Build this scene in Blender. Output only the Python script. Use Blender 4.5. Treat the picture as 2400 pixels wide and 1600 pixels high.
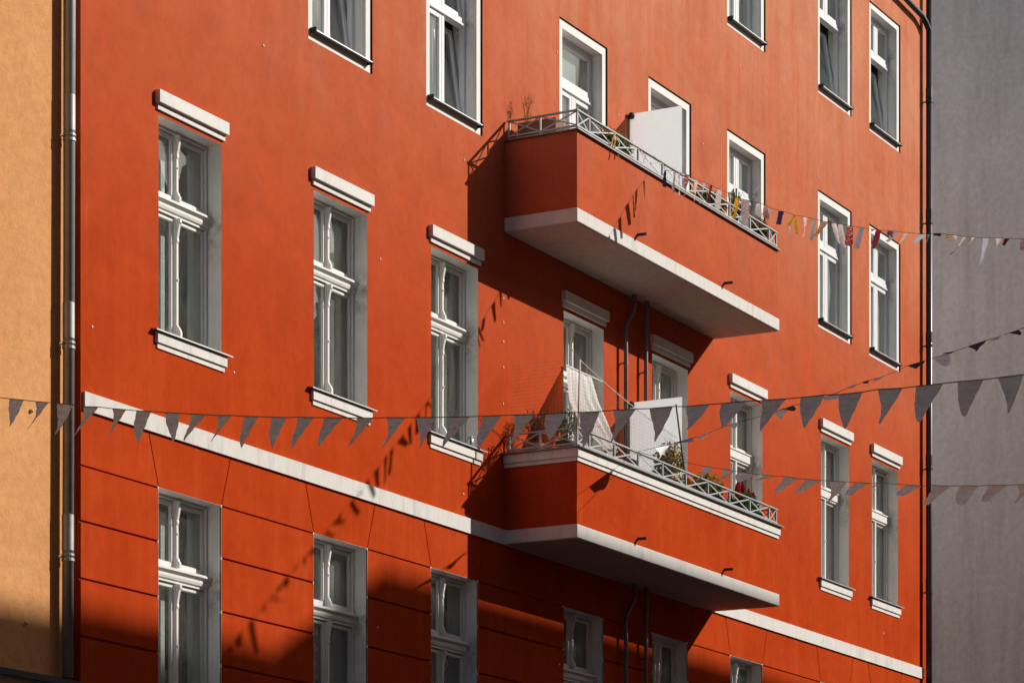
import bpy, bmesh, math, random
from mathutils import Vector, Matrix
random.seed(7)
R = math.radians
scene = bpy.context.scene
for o in list(bpy.data.objects):
    bpy.data.objects.remove(o)

# ------------------------------------------------------------------ camera
# world: x runs along the red front, -y points out into the street, z is up
cam = bpy.data.cameras.new("camera")
cam_ob = bpy.data.objects.new("camera", cam)
scene.collection.objects.link(cam_ob)
cam_ob.location = (-23.4254, -17.2543, 1.6)
cam_ob.rotation_euler = (R(90), 0, R(-61.7777))
cam.sensor_width = 36.0
cam.lens = 105.87
cam.shift_y = 0.7067
cam.clip_start = 0.5
cam.clip_end = 2000
scene.camera = cam_ob

# ------------------------------------------------------------------ sky, sun, exposure
SUN = Vector((0.957, -1.0, 0.765)).normalized()
world = bpy.data.worlds.new("World")
scene.world = world
world.use_nodes = True
wn = world.node_tree.nodes
sky = wn.new('ShaderNodeTexSky')
sky.sky_type = 'NISHITA'
sky.sun_disc = False
sky.sun_elevation = math.asin(SUN.z)
sky.sun_rotation = math.atan2(SUN.x, SUN.y)
sky.dust_density = 2.0
world.node_tree.links.new(sky.outputs[0], wn['Background'].inputs[0])
wn['Background'].inputs[1].default_value = 0.068
sun = bpy.data.lights.new("sun", 'SUN')
sun.energy = 5.0
sun.angle = R(0.53)
sun.color = (1.0, 0.94, 0.86)
sun_ob = bpy.data.objects.new("sun", sun)
scene.collection.objects.link(sun_ob)
sun_ob.rotation_euler = SUN.to_track_quat('Z', 'Y').to_euler()
sun_ob.location = (30, -30, 40)
scene.view_settings.view_transform = 'Standard'
scene.view_settings.look = 'None'
scene.view_settings.exposure = 0.0
scene.view_settings.gamma = 1.0
scene.view_settings.use_curve_mapping = False
scene.cycles.max_bounces = 10
scene.cycles.diffuse_bounces = 4
scene.cycles.transparent_max_bounces = 24
scene.cycles.sample_clamp_indirect = 8.0
scene.cycles.use_denoising = True

# ------------------------------------------------------------------ helpers
COL = scene.collection

class MB:
    def __init__(self):
        self.v = []; self.f = []
    def add(self, vs, fs):
        n = len(self.v)
        self.v += [tuple(p) for p in vs]
        self.f += [tuple(i + n for i in f) for f in fs]
        return self
    def box(self, x0, x1, y0, y1, z0, z1):
        vs = [(x0,y0,z0),(x1,y0,z0),(x1,y1,z0),(x0,y1,z0),(x0,y0,z1),(x1,y0,z1),(x1,y1,z1),(x0,y1,z1)]
        return self.add(vs, [(0,3,2,1),(4,5,6,7),(0,1,5,4),(1,2,6,5),(2,3,7,6),(3,0,4,7)])
    def ring(self, x0, x1, z0, z1, b, y0, y1, bt=None, bb=None):
        bt = b if bt is None else bt; bb = b if bb is None else bb
        self.box(x0, x0+b, y0, y1, z0, z1); self.box(x1-b, x1, y0, y1, z0, z1)
        self.box(x0+b, x1-b, y0, y1, z1-bt, z1); self.box(x0+b, x1-b, y0, y1, z0, z0+bb)
        return self
    def prism_x(self, poly, x0, x1):          # poly in (y, z)
        n = len(poly)
        vs = [(x0,y,z) for y,z in poly] + [(x1,y,z) for y,z in poly]
        fs = [tuple(range(n)), tuple(range(2*n-1, n-1, -1))]
        fs += [(i, i+n, (i+1)%n+n, (i+1)%n) for i in range(n)]
        return self.add(vs, fs)
    def prism_y(self, poly, y0, y1):          # poly in (x, z)
        n = len(poly)
        vs = [(x,y0,z) for x,z in poly] + [(x,y1,z) for x,z in poly]
        fs = [tuple(range(n)), tuple(range(2*n-1, n-1, -1))]
        fs += [(i, i+n, (i+1)%n+n, (i+1)%n) for i in range(n)]
        return self.add(vs, fs)
    def tube(self, pts, r, n=10, cap=True):
        pts = [Vector(p) for p in pts]
        rs = r if isinstance(r, (list, tuple)) else [r]*len(pts)
        rings = []
        prev = None
        for i, p in enumerate(pts):
            d = (pts[min(i+1, len(pts)-1)] - pts[max(i-1, 0)]).normalized()
            a = prev if prev is not None else (Vector((1,0,0)) if abs(d.x) < .8 else Vector((0,1,0)))
            a = (a - d*a.dot(d)).normalized(); prev = a
            b = d.cross(a)
            rings.append([p + (a*math.cos(t) + b*math.sin(t))*rs[i] for t in [2*math.pi*k/n for k in range(n)]])
        vs = [q for rg in rings for q in rg]
        fs = []
        for i in range(len(pts)-1):
            for k in range(n):
                fs.append((i*n+k, i*n+(k+1)%n, (i+1)*n+(k+1)%n, (i+1)*n+k))
        if cap:
            fs.append(tuple(range(n-1, -1, -1))); m = (len(pts)-1)*n
            fs.append(tuple(range(m, m+n)))
        return self.add(vs, fs)
    def bar(self, p, q, a, b):                # square bar from p to q, a wide (in plane), b deep
        p = Vector(p); q = Vector(q); d = (q-p).normalized()
        n = Vector((0,-1,0)) if abs(d.y) < .7 else Vector((1,0,0))
        s = d.cross(n).normalized(); n = s.cross(d).normalized()
        vs = []
        for c in (p, q):
            for i, j in ((-1,-1),(1,-1),(1,1),(-1,1)):
                vs.append(c + s*(a/2*i) + n*(b/2*j))
        return self.add(vs, [(0,1,2,3),(7,6,5,4),(0,4,5,1),(1,5,6,2),(2,6,7,3),(3,7,4,0)])
    def lathe(self, prof, cx, cy, n=14):      # prof list of (r, z)
        vs = []; fs = []
        for r, z in prof:
            for k in range(n):
                t = 2*math.pi*k/n
                vs.append((cx + r*math.cos(t), cy + r*math.sin(t), z))
        for i in range(len(prof)-1):
            for k in range(n):
                fs.append((i*n+k, i*n+(k+1)%n, (i+1)*n+(k+1)%n, (i+1)*n+k))
        fs.append(tuple(range(n-1, -1, -1)))
        m = (len(prof)-1)*n
        fs.append(tuple(range(m, m+n)))
        return self.add(vs, fs)
    def mesh(self, name, mat, bevel=0.0, smooth=False):
        me = bpy.data.meshes.new(name)
        me.from_pydata(self.v, [], self.f)
        bm = bmesh.new(); bm.from_mesh(me)
        bmesh.ops.recalc_face_normals(bm, faces=bm.faces[:])
        if bevel:
            bmesh.ops.bevel(bm, geom=bm.edges[:], offset=bevel, segments=1, affect='EDGES', profile=.5)
        if smooth:
            for f in bm.faces: f.smooth = len(f.verts) <= 4
        bm.to_mesh(me); bm.free()
        me.materials.append(mat)
        return me
    def build(self, name, mat, parent=None, loc=(0,0,0), bevel=0.0, smooth=False):
        o = inst(name, self.mesh(name, mat, bevel, smooth), parent, loc)
        if name in ('foliage', 'flowers', 'leaves', 'yellow_leaves', 'twigs', 'stems'): o['kind'] = 'stuff'
        return o

def inst(name, me, parent=None, loc=(0,0,0), rot=(0,0,0)):
    o = bpy.data.objects.new(name, me)
    COL.objects.link(o)
    o.parent = parent
    o.location = loc; o.rotation_euler = rot
    return o

def tag(o, label=None, cat=None, group=None, kind=None):
    if label: o["label"] = label
    if cat: o["category"] = cat
    if group: o["group"] = group
    if kind: o["kind"] = kind
    return o

def thing(name, label, cat, loc=(0,0,0), group=None):
    o = bpy.data.objects.new(name, None)
    o.empty_display_size = .3
    COL.objects.link(o); o.location = loc
    return tag(o, label, cat, group)

# ------------------------------------------------------------------ materials
def mat_new(name):
    m = bpy.data.materials.new(name); m.use_nodes = True
    nt = m.node_tree
    return m, nt, nt.nodes['Principled BSDF']

def N(nt, t, **kw):
    n = nt.nodes.new(t)
    for k, v in kw.items():
        if k in n.inputs: n.inputs[k].default_value = v
        else: setattr(n, k, v)
    return n

def wpos(nt, scale=(1,1,1)):
    g = nt.nodes.new('ShaderNodeNewGeometry')
    mp = nt.nodes.new('ShaderNodeVectorMath'); mp.operation = 'MULTIPLY'
    mp.inputs[1].default_value = scale
    nt.links.new(g.outputs['Position'], mp.inputs[0])
    return mp.outputs[0]

def ramp(nt, src, stops):
    r = nt.nodes.new('ShaderNodeValToRGB')
    e = r.color_ramp.elements
    e[0].position, e[0].color = stops[0][0], (*stops[0][1], 1)
    e[1].position, e[1].color = stops[-1][0], (*stops[-1][1], 1)
    for p, c in stops[1:-1]:
        x = e.new(p); x.color = (*c, 1)
    nt.links.new(src, r.inputs[0])
    return r.outputs[0]

def mix(nt, a, b, fac, mode='MIX'):
    m = nt.nodes.new('ShaderNodeMix'); m.data_type = 'RGBA'; m.blend_type = mode
    for i, x in ((6, a), (7, b)):
        if isinstance(x, tuple): m.inputs[i].default_value = (*x, 1)
        else: nt.links.new(x, m.inputs[i])
    if isinstance(fac, float): m.inputs[0].default_value = fac
    else: nt.links.new(fac, m.inputs[0])
    return m.outputs[2]

def g3(x): return (x, x, x)

def plaster(name, base, alt, streak, rough, fine_scale, fine_h, spec=.4, blotch=.5, sheen=0.0, top_light=None, grain=.16, wave=.25, marks=None):
    m, nt, b = mat_new(name)
    n1 = N(nt, 'ShaderNodeTexNoise', Scale=.55, Detail=5.0, Roughness=.6)
    nt.links.new(wpos(nt), n1.inputs['Vector'])
    n2 = N(nt, 'ShaderNodeTexNoise', Scale=1.0, Detail=4.0, Roughness=.65)
    nt.links.new(wpos(nt, (3.6, 3.6, .32)), n2.inputs['Vector'])
    n3 = N(nt, 'ShaderNodeTexNoise', Scale=9.0, Detail=6.0, Roughness=.7)
    nt.links.new(wpos(nt), n3.inputs['Vector'])
    c = mix(nt, base, alt, ramp(nt, n1.outputs[0], [(.36, g3(0)), (.66, g3(blotch))]))
    if top_light:                                  # reflected light and haze painted in, paler towards the upper storeys
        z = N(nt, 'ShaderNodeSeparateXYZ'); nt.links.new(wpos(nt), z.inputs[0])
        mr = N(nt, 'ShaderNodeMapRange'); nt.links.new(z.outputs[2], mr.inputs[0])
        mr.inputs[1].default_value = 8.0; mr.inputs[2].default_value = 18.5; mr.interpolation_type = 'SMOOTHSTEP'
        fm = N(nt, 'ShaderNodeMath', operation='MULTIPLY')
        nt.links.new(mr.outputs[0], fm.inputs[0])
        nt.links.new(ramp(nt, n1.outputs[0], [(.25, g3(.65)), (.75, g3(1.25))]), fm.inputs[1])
        c = mix(nt, c, top_light, fm.outputs[0])
    c = mix(nt, c, streak, ramp(nt, n2.outputs[0], [(.45, g3(0)), (.74, g3(.5))]))
    if marks:
        sc_ = N(nt, 'ShaderNodeTexNoise', Scale=1.0, Detail=3.0, Roughness=.6)
        nt.links.new(wpos(nt, (16.0, 16.0, 1.3)), sc_.inputs['Vector'])
        c = mix(nt, c, marks, ramp(nt, sc_.outputs[0], [(.70, g3(0)), (.78, g3(.55))]))
        pa_ = N(nt, 'ShaderNodeTexNoise', Scale=1.7, Detail=7.0, Roughness=.72, Distortion=.6)
        nt.links.new(wpos(nt), pa_.inputs['Vector'])
        c = mix(nt, c, ramp(nt, pa_.outputs[0], [(.30, g3(.88)), (.52, g3(1.0)), (.70, g3(1.09))]), 1.0, 'MULTIPLY')
    c = mix(nt, c, ramp(nt, n3.outputs[0], [(.3, g3(1-grain)), (.7, g3(1+grain*.6))]), 1.0, 'MULTIPLY')
    nt.links.new(c, b.inputs['Base Color'])
    b.inputs['Roughness'].default_value = rough
    b.inputs['Specular IOR Level'].default_value = spec
    if sheen:
        b.inputs['Sheen Weight'].default_value = sheen
        b.inputs['Sheen Roughness'].default_value = .45
        b.inputs['Sheen Tint'].default_value = (1, .85, .75, 1)
    f = N(nt, 'ShaderNodeTexNoise', Scale=fine_scale, Detail=4.0, Roughness=.7)
    nt.links.new(wpos(nt), f.inputs['Vector'])
    l = N(nt, 'ShaderNodeTexNoise', Scale=2.2, Detail=2.0)
    nt.links.new(wpos(nt), l.inputs['Vector'])
    b1 = N(nt, 'ShaderNodeBump', Strength=.55, Distance=fine_h)
    nt.links.new(f.outputs[0], b1.inputs['Height'])
    b2 = N(nt, 'ShaderNodeBump', Strength=wave, Distance=.04)
    nt.links.new(l.outputs[0], b2.inputs['Height']); nt.links.new(b1.outputs[0], b2.inputs['Normal'])
    nt.links.new(b2.outputs[0], b.inputs['Normal'])
    return m

def painted(name, base, dirt, rough=.6, amount=.5, spec=.35, streak_scale=(8, 8, 1.4)):
    m, nt, b = mat_new(name)
    n2 = N(nt, 'ShaderNodeTexNoise', Scale=1.0, Detail=5.0, Roughness=.7)
    nt.links.new(wpos(nt, streak_scale), n2.inputs['Vector'])
    n1 = N(nt, 'ShaderNodeTexNoise', Scale=1.3, Detail=4.0)
    nt.links.new(wpos(nt), n1.inputs['Vector'])
    mm = N(nt, 'ShaderNodeMath', operation='MULTIPLY')
    nt.links.new(ramp(nt, n2.outputs[0], [(.48, g3(0)), (.75, g3(1))]), mm.inputs[0])
    nt.links.new(ramp(nt, n1.outputs[0], [(.38, g3(.15)), (.62, g3(amount))]), mm.inputs[1])
    nt.links.new(mix(nt, base, dirt, mm.outputs[0]), b.inputs['Base Color'])
    b.inputs['Roughness'].default_value = rough
    b.inputs['Specular IOR Level'].default_value = spec
    f = N(nt, 'ShaderNodeTexNoise', Scale=60.0, Detail=3.0)
    nt.links.new(wpos(nt), f.inputs['Vector'])
    b1 = N(nt, 'ShaderNodeBump', Strength=.25, Distance=.004)
    nt.links.new(f.outputs[0], b1.inputs['Height']); nt.links.new(b1.outputs[0], b.inputs['Normal'])
    return m

def plain(name, col, rough=.6, metal=0.0, spec=.4, var=.12):
    m, nt, b = mat_new(name)
    n = N(nt, 'ShaderNodeTexNoise', Scale=7.0, Detail=5.0, Roughness=.65)
    nt.links.new(wpos(nt), n.inputs['Vector'])
    c = mix(nt, col, ramp(nt, n.outputs[0], [(.3, g3(1-var)), (.7, g3(1+var))]), 1.0, 'MULTIPLY')
    nt.links.new(c, b.inputs['Base Color'])
    b.inputs['Roughness'].default_value = rough; b.inputs['Metallic'].default_value = metal
    b.inputs['Specular IOR Level'].default_value = spec
    return m

def cloth(name, col, transl=.35, wrinkle=.5, dots=None, stripes=None, var=.2):
    m, nt, b = mat_new(name)
    nt.nodes.remove(b)
    out = nt.nodes['Material Output']
    tc = nt.nodes.new('ShaderNodeTexCoord')
    n = N(nt, 'ShaderNodeTexNoise', Scale=14.0, Detail=5.0, Roughness=.7)
    nt.links.new(wpos(nt, (1, 1, 2.6)), n.inputs['Vector'])
    c = mix(nt, col, ramp(nt, n.outputs[0], [(.28, g3(1-var)), (.72, g3(1+var*.8))]), 1.0, 'MULTIPLY')
    if dots:
        v = N(nt, 'ShaderNodeTexVoronoi', Scale=60.0)
        nt.links.new(wpos(nt), v.inputs['Vector'])
        c = mix(nt, c, dots, ramp(nt, v.outputs['Distance'], [(.3, g3(1)), (.36, g3(0))]))
    if stripes:
        wv = N(nt, 'ShaderNodeTexWave', Scale=13.0, Distortion=1.5)
        wv.bands_direction = 'Z'
        nt.links.new(wpos(nt), wv.inputs['Vector'])
        c = mix(nt, c, stripes, ramp(nt, wv.outputs['Fac'], [(.55, g3(0)), (.75, g3(1))]))
    d = nt.nodes.new('ShaderNodeBsdfDiffuse'); t = nt.nodes.new('ShaderNodeBsdfTranslucent')
    nt.links.new(c, d.inputs[0]); nt.links.new(c, t.inputs[0])
    wr = N(nt, 'ShaderNodeTexNoise', Scale=9.0, Detail=4.0, Distortion=.6)
    nt.links.new(wpos(nt, (1, 1, 4.5)), wr.inputs['Vector'])
    bp = N(nt, 'ShaderNodeBump', Strength=wrinkle, Distance=.035)
    nt.links.new(wr.outputs[0], bp.inputs['Height'])
    nt.links.new(bp.outputs[0], d.inputs['Normal'])
    ms = nt.nodes.new('ShaderNodeMixShader'); ms.inputs[0].default_value = transl
    nt.links.new(d.outputs[0], ms.inputs[1]); nt.links.new(t.outputs[0], ms.inputs[2])
    nt.links.new(ms.outputs[0], out.inputs['Surface'])
    return m

def glass_mat(name, tint, wob, lean=.3):
    m, nt, b = mat_new(name)
    nt.nodes.remove(b)
    out = nt.nodes['Material Output']
    tr = nt.nodes.new('ShaderNodeBsdfTransparent'); tr.inputs[0].default_value = (*tint, 1)
    gl = nt.nodes.new('ShaderNodeBsdfGlossy'); gl.inputs['Roughness'].default_value = .02
    n = N(nt, 'ShaderNodeTexNoise', Scale=3.0, Detail=1.0)
    nt.links.new(wpos(nt), n.inputs['Vector'])
    bp = N(nt, 'ShaderNodeBump', Strength=wob, Distance=.02)
    nt.links.new(n.outputs[0], bp.inputs['Height'])
    # panes sit slightly out of true, each bending what it mirrors its own way
    ln = N(nt, 'ShaderNodeTexNoise', Scale=1.1, Detail=2.0); nt.links.new(wpos(nt, (1, 1, .7)), ln.inputs['Vector'])
    sb = N(nt, 'ShaderNodeVectorMath', operation='SUBTRACT'); nt.links.new(ln.outputs['Color'], sb.inputs[0]); sb.inputs[1].default_value = (.5, .5, .44)
    ml = N(nt, 'ShaderNodeVectorMath', operation='SCALE'); nt.links.new(sb.outputs[0], ml.inputs[0]); ml.inputs['Scale'].default_value = lean
    ad = N(nt, 'ShaderNodeVectorMath', operation='ADD'); nt.links.new(bp.outputs[0], ad.inputs[0]); nt.links.new(ml.outputs[0], ad.inputs[1])
    nm = N(nt, 'ShaderNodeVectorMath', operation='NORMALIZE'); nt.links.new(ad.outputs[0], nm.inputs[0])
    nt.links.new(nm.outputs[0], gl.inputs['Normal'])
    lw = nt.nodes.new('ShaderNodeLayerWeight')      # facing term: the same for both faces of the pane
    pw = N(nt, 'ShaderNodeMath', operation='POWER'); nt.links.new(lw.outputs['Facing'], pw.inputs[0]); pw.inputs[1].default_value = 4.0
    fr = N(nt, 'ShaderNodeMath', operation='MULTIPLY_ADD'); nt.links.new(pw.outputs[0], fr.inputs[0])
    fr.inputs[1].default_value = .9; fr.inputs[2].default_value = .11
    # dust film on the pane
    df = nt.nodes.new('ShaderNodeBsdfDiffuse'); df.inputs[0].default_value = (.5, .5, .47, 1)
    dn = N(nt, 'ShaderNodeTexNoise', Scale=5.0, Detail=6.0)
    nt.links.new(wpos(nt, (1, 1, .5)), dn.inputs['Vector'])
    dm = nt.nodes.new('ShaderNodeMixShader')
    nt.links.new(ramp(nt, dn.outputs[0], [(.3, g3(.015)), (.75, g3(.08))]), dm.inputs[0])
    nt.links.new(tr.outputs[0], dm.inputs[1]); nt.links.new(df.outputs[0], dm.inputs[2])
    ms = nt.nodes.new('ShaderNodeMixShader')
    nt.links.new(fr.outputs[0], ms.inputs[0])
    nt.links.new(dm.outputs[0], ms.inputs[1]); nt.links.new(gl.outputs[0], ms.inputs[2])
    nt.links.new(ms.outputs[0], out.inputs['Surface'])
    return m

M = {}
M['red'] = plaster('red_plaster', (.47, .056, .012), (.41, .043, .008), (.53, .086, .024), .6, 70.0, .0015, spec=.0, sheen=0.0, top_light=(.60, .25, .145), blotch=.75, grain=.08, wave=.16, marks=(.62, .22, .10))
M['orange'] = plaster('orange_roughcast', (.71, .35, .145), (.58, .255, .09), (.64, .295, .11), .9, 55.0, .012, spec=.1)
M['grey_wall'] = plaster('grey_render', (.86, .82, .80), (.74, .69, .67), (.52, .48, .46), .9, 60.0, .003, spec=.1, blotch=.8)
M['gable_dimmer'] = plaster('dark_gable_dimmer', (.26, .15, .12), (.20, .11, .09), (.30, .19, .16), .9, 30.0, .01, spec=.1)  # invented dark surface for the unseen lower gable, dims bounced light
M['gable'] = plaster('gable_bounce', (.82, .77, .75), (.76, .70, .68), (.70, .64, .62), .9, 60.0, .004, spec=.1)  # pale tone chosen to bounce light onto the grey wall
M['white_trim'] = painted('white_trim', (.70, .68, .645), (.38, .36, .33), .65, .75)
M['slab_edge'] = painted('slab_edge', (.66, .64, .60), (.33, .30, .27), .75, .75, streak_scale=(8, 8, 1.6))
M['reveal'] = painted('reveal_paint', (.90, .89, .85), (.50, .47, .42), .7, .5, streak_scale=(6, 6, 2))
nt_ = M['reveal'].node_tree
b_ = nt_.nodes['Principled BSDF']
old = b_.inputs['Base Color'].links[0].from_socket
tc_ = nt_.nodes.new('ShaderNodeTexCoord'); sx_ = nt_.nodes.new('ShaderNodeSeparateXYZ')
nt_.links.new(tc_.outputs['Object'], sx_.inputs[0])
nz_ = N(nt_, 'ShaderNodeTexNoise', Scale=6.0, Detail=6.0, Roughness=.7); nt_.links.new(wpos(nt_), nz_.inputs['Vector'])
m1_ = N(nt_, 'ShaderNodeMapRange'); nt_.links.new(sx_.outputs[2], m1_.inputs[0])
m1_.inputs[1].default_value = .85; m1_.inputs[2].default_value = 1.33
m2_ = N(nt_, 'ShaderNodeMapRange'); nt_.links.new(sx_.outputs[2], m2_.inputs[0])
m2_.inputs[1].default_value = 1.6; m2_.inputs[2].default_value = 1.33
mm_ = N(nt_, 'ShaderNodeMath', operation='MULTIPLY'); nt_.links.new(m1_.outputs[0], mm_.inputs[0]); nt_.links.new(m2_.outputs[0], mm_.inputs[1])
m3_ = N(nt_, 'ShaderNodeMath', operation='MULTIPLY'); nt_.links.new(mm_.outputs[0], m3_.inputs[0])
nt_.links.new(ramp(nt_, nz_.outputs[0], [(.42, g3(0)), (.6, g3(.8))]), m3_.inputs[1])
nt_.links.new(mix(nt_, old, (.30, .27, .22), m3_.outputs[0]), b_.inputs['Base Color'])
M['new_trim'] = painted('new_trim', (.76, .75, .72), (.60, .58, .54), .7, .25)
M['frame'] = painted('window_paint', (.76, .75, .72), (.46, .44, .40), .45, .35)
M['upvc'] = plain('upvc', (.80, .81, .82), .3, 0, .5, .04)
M['soffit'] = plaster('soffit_concrete', (.58, .52, .46), (.46, .40, .34), (.50, .44, .38), .9, 40.0, .006, spec=.2)
M['zinc'] = plain('zinc', (.36, .38, .38), .5, .45, .4, .15)
M['sill_metal'] = plain('sill_metal', (.42, .43, .43), .4, .6, .5, .15)
M['dark_metal'] = plain('dark_metal', (.03, .03, .033), .5, .2, .4, .2)
M['pipe_dark'] = plain('pipe_dark', (.05, .053, .065), .38, .5, .5, .15)
M['pipe_grey'] = plain('pipe_grey', (.17, .175, .18), .5, .3, .4, .15)
M['rail'] = plain('rail_paint', (.36, .385, .39), .45, .1, .5, .12)
M['cap'] = plain('cap_sheet', (.20, .20, .20), .5, .4, .4, .15)
M['glass'] = glass_mat('old_glass', (.88, .93, .91), .3)
M['glass_new'] = glass_mat('new_glass', (.86, .92, .91), .03)
M['room'] = plain('room', (.16, .15, .13), .9, 0, .2, .2)
M['sheer'] = cloth('sheer', (.56, .55, .50), .4, wrinkle=.1)
M['pale_curtain'] = cloth('pale_curtain', (.78, .79, .77), .4, wrinkle=.1, var=.05)
M['blind'] = cloth('blind', (.82, .83, .80), .3, wrinkle=.05, var=.05)
M['grey_cloth'] = cloth('grey_cloth', (.68, .78, .84), .5, wrinkle=.9)
M['white_cloth'] = cloth('white_cloth', (.86, .95, .98), .55, wrinkle=.4)
M['canvas'] = cloth('canvas', (.92, .91, .88), .45, wrinkle=.1, var=.06)
M['board'] = cloth('board', (.86, .91, .93), .8, wrinkle=.0, var=.03)
M['rope'] = plain('rope', (.10, .09, .085), .9)
M['cord_white'] = plain('cord_white', (.7, .66, .6), .8)
M['net'] = plain('net', (.22, .20, .17), .9)
M['terracotta'] = plain('terracotta', (.42, .17, .09), .85, 0, .2, .2)
M['cream_pot'] = plain('cream_pot', (.62, .52, .42), .8, 0, .3, .12)
M['dark_pot'] = plain('dark_pot', (.06, .065, .07), .6, 0, .3, .2)
M['soil'] = plain('soil', (.035, .025, .018), .95)
M['leaf'] = cloth('leaf', (.075, .12, .03), .35)
M['leaf_yellow'] = cloth('leaf_yellow', (.34, .27, .06), .4)
M['flower_orange'] = cloth('flower_orange', (.62, .24, .03), .4)
M['flower_red'] = cloth('flower_red', (.38, .02, .03), .3)
M['straw'] = cloth('straw', (.42, .27, .09), .4)
M['twig'] = plain('twig', (.10, .055, .035), .9)
M['wood'] = plain('wood', (.22, .12, .07), .75, 0, .3, .3)
M['asphalt'] = plaster('asphalt', (.052, .052, .055), (.04, .04, .042), (.065, .064, .062), .9, 45.0, .006, spec=.3)
M['paving'] = plaster('paving', (.22, .21, .20), (.17, .165, .155), (.25, .24, .22), .9, 30.0, .006, spec=.2)
M['kerb'] = plain('kerb_stone', (.30, .29, .28), .85)
M['house_a'] = plaster('house_cream', (.42, .37, .29), (.34, .30, .23), (.38, .33, .26), .9, 50.0, .006, spec=.2)
M['house_b'] = plaster('house_ochre', (.36, .30, .24), (.30, .25, .20), (.33, .28, .22), .9, 50.0, .006, spec=.2)
M['roof'] = plain('roof_tile', (.20, .08, .05), .85, 0, .2, .25)
M['dark_glass'] = plain('dark_glass', (.02, .022, .025), .08, 0, .8, .05)
RC = dict(navy=(.03,.04,.12), lilac=(.45,.40,.46), cream=(.70,.62,.48), white=(.80,.79,.76), sky=(.50,.60,.70), maroon=(.22,.03,.05),
          grey=(.48,.46,.44), yellow=(.75,.42,.04), pink=(.65,.38,.34), tan=(.50,.34,.16), denim=(.30,.33,.40), magenta=(.45,.05,.18),
          slate=(.12,.13,.20), teal=(.14,.33,.36), black=(.02,.018,.02))
for k, c in RC.items():
    M['rib_'+k] = cloth('ribbon_'+k, c, .35, stripes=(.24,.15,.08) if k == 'tan' else None)
M['rib_reddot'] = cloth('ribbon_reddot', (.40,.05,.04), .35, dots=(.8,.75,.7))
M['rib_lilacdot'] = cloth('ribbon_lilacdot', (.46,.40,.42), .35, dots=(.2,.16,.2))

# ------------------------------------------------------------------ the ground
def sheet(name, x0, x1, y0, y1, z, mat):
    o = MB().add([(x0,y0,z),(x1,y0,z),(x1,y1,z),(x0,y1,z)], [(0,1,2,3)]).build(name, mat)
    return tag(o, kind='structure')
sheet('ground', -600, 600, -600, 600, -.02, M['asphalt'])
sheet('road', -120, 120, -16.2, -4.0, 0.0, M['asphalt'])
tag(MB().box(-120, 31, -3.85, -.001, -.01, .13).build('pavement', M['paving']), kind='structure')
tag(MB().box(-120, 120, -20.29, -16.35, -.01, .13).build('pavement', M['paving']), kind='structure')
tag(MB().box(-120, 31, -4.0, -3.852, -.01, .135).build('kerb', M['kerb'], bevel=.015), kind='structure')
tag(MB().box(-120, 120, -16.348, -16.2, -.01, .135).build('kerb', M['kerb'], bevel=.015), kind='structure')

# ------------------------------------------------------------------ the red apartment building
U1 = 23.1
red = thing('apartment_building', 'red orange plastered apartment building with white framed windows and two balconies', 'building')
UC = [1.853, 4.76, 7.31, 10.65, 13.215, 15.755, 19.07, 21.15]
HW = .56
V2, T2 = 8.90, 11.045            # old windows, second row
V1, T1 = 5.20, 7.345             # old windows, lowest row
TR0, TR1 = 12.645, 14.69         # plaster surrounds, third row
F0, F1_ = 16.14, 18.165          # fourth row
DOOR2, DOOR3 = 8.10, 11.86

def grid_wall(mb, u0, u1, v0, v1, y, holes):
    us = sorted({u0, u1, *[h[0] for h in holes], *[h[1] for h in holes]})
    vs = sorted({v0, v1, *[h[2] for h in holes], *[h[3] for h in holes]})
    us = [u for u in us if u0 <= u <= u1]; vs = [v for v in vs if v0 <= v <= v1]
    idx = {}
    for a in range(len(us)-1):
        for b in range(len(vs)-1):
            cu, cv = (us[a]+us[a+1])/2, (vs[b]+vs[b+1])/2
            if any(h[0] < cu < h[1] and h[2] < cv < h[3] for h in holes): continue
            ids = []
            for p, q in ((a,b),(a+1,b),(a+1,b+1),(a,b+1)):
                if (p,q) not in idx:
                    idx[(p,q)] = len(mb.v); mb.v.append((us[p], y, vs[q]))
                ids.append(idx[(p,q)])
            mb.f.append(tuple(ids))
holes = []
for i, c in enumerate(UC):
    door = i in (3, 4)
    holes.append((c-HW, c+HW, DOOR2 if door else V2, T2))
    holes.append((c-.672, c+.672, DOOR3 if door else TR0, TR1))
    if i >= 5: holes.append((c-.672, c+.672, F0, F1_))
w = MB()
VT = 21.0
grid_wall(w, 0, U1, 7.871, VT, 0.0, holes)
n = len(w.v)
w.add([(0,0,7.871),(0,12,7.871),(0,12,VT),(0,0,VT)], [(0,1,2,3)])
w.add([(0,0,7.871),(U1,0,7.871),(U1,.02,7.871),(0,.02,7.871)], [(0,1,2,3)])
w.add([(0,12,7.871),(U1,12,7.871),(U1,12,VT),(0,12,VT)], [(0,1,2,3)])
w.build('wall', M['red'], red)
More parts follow.
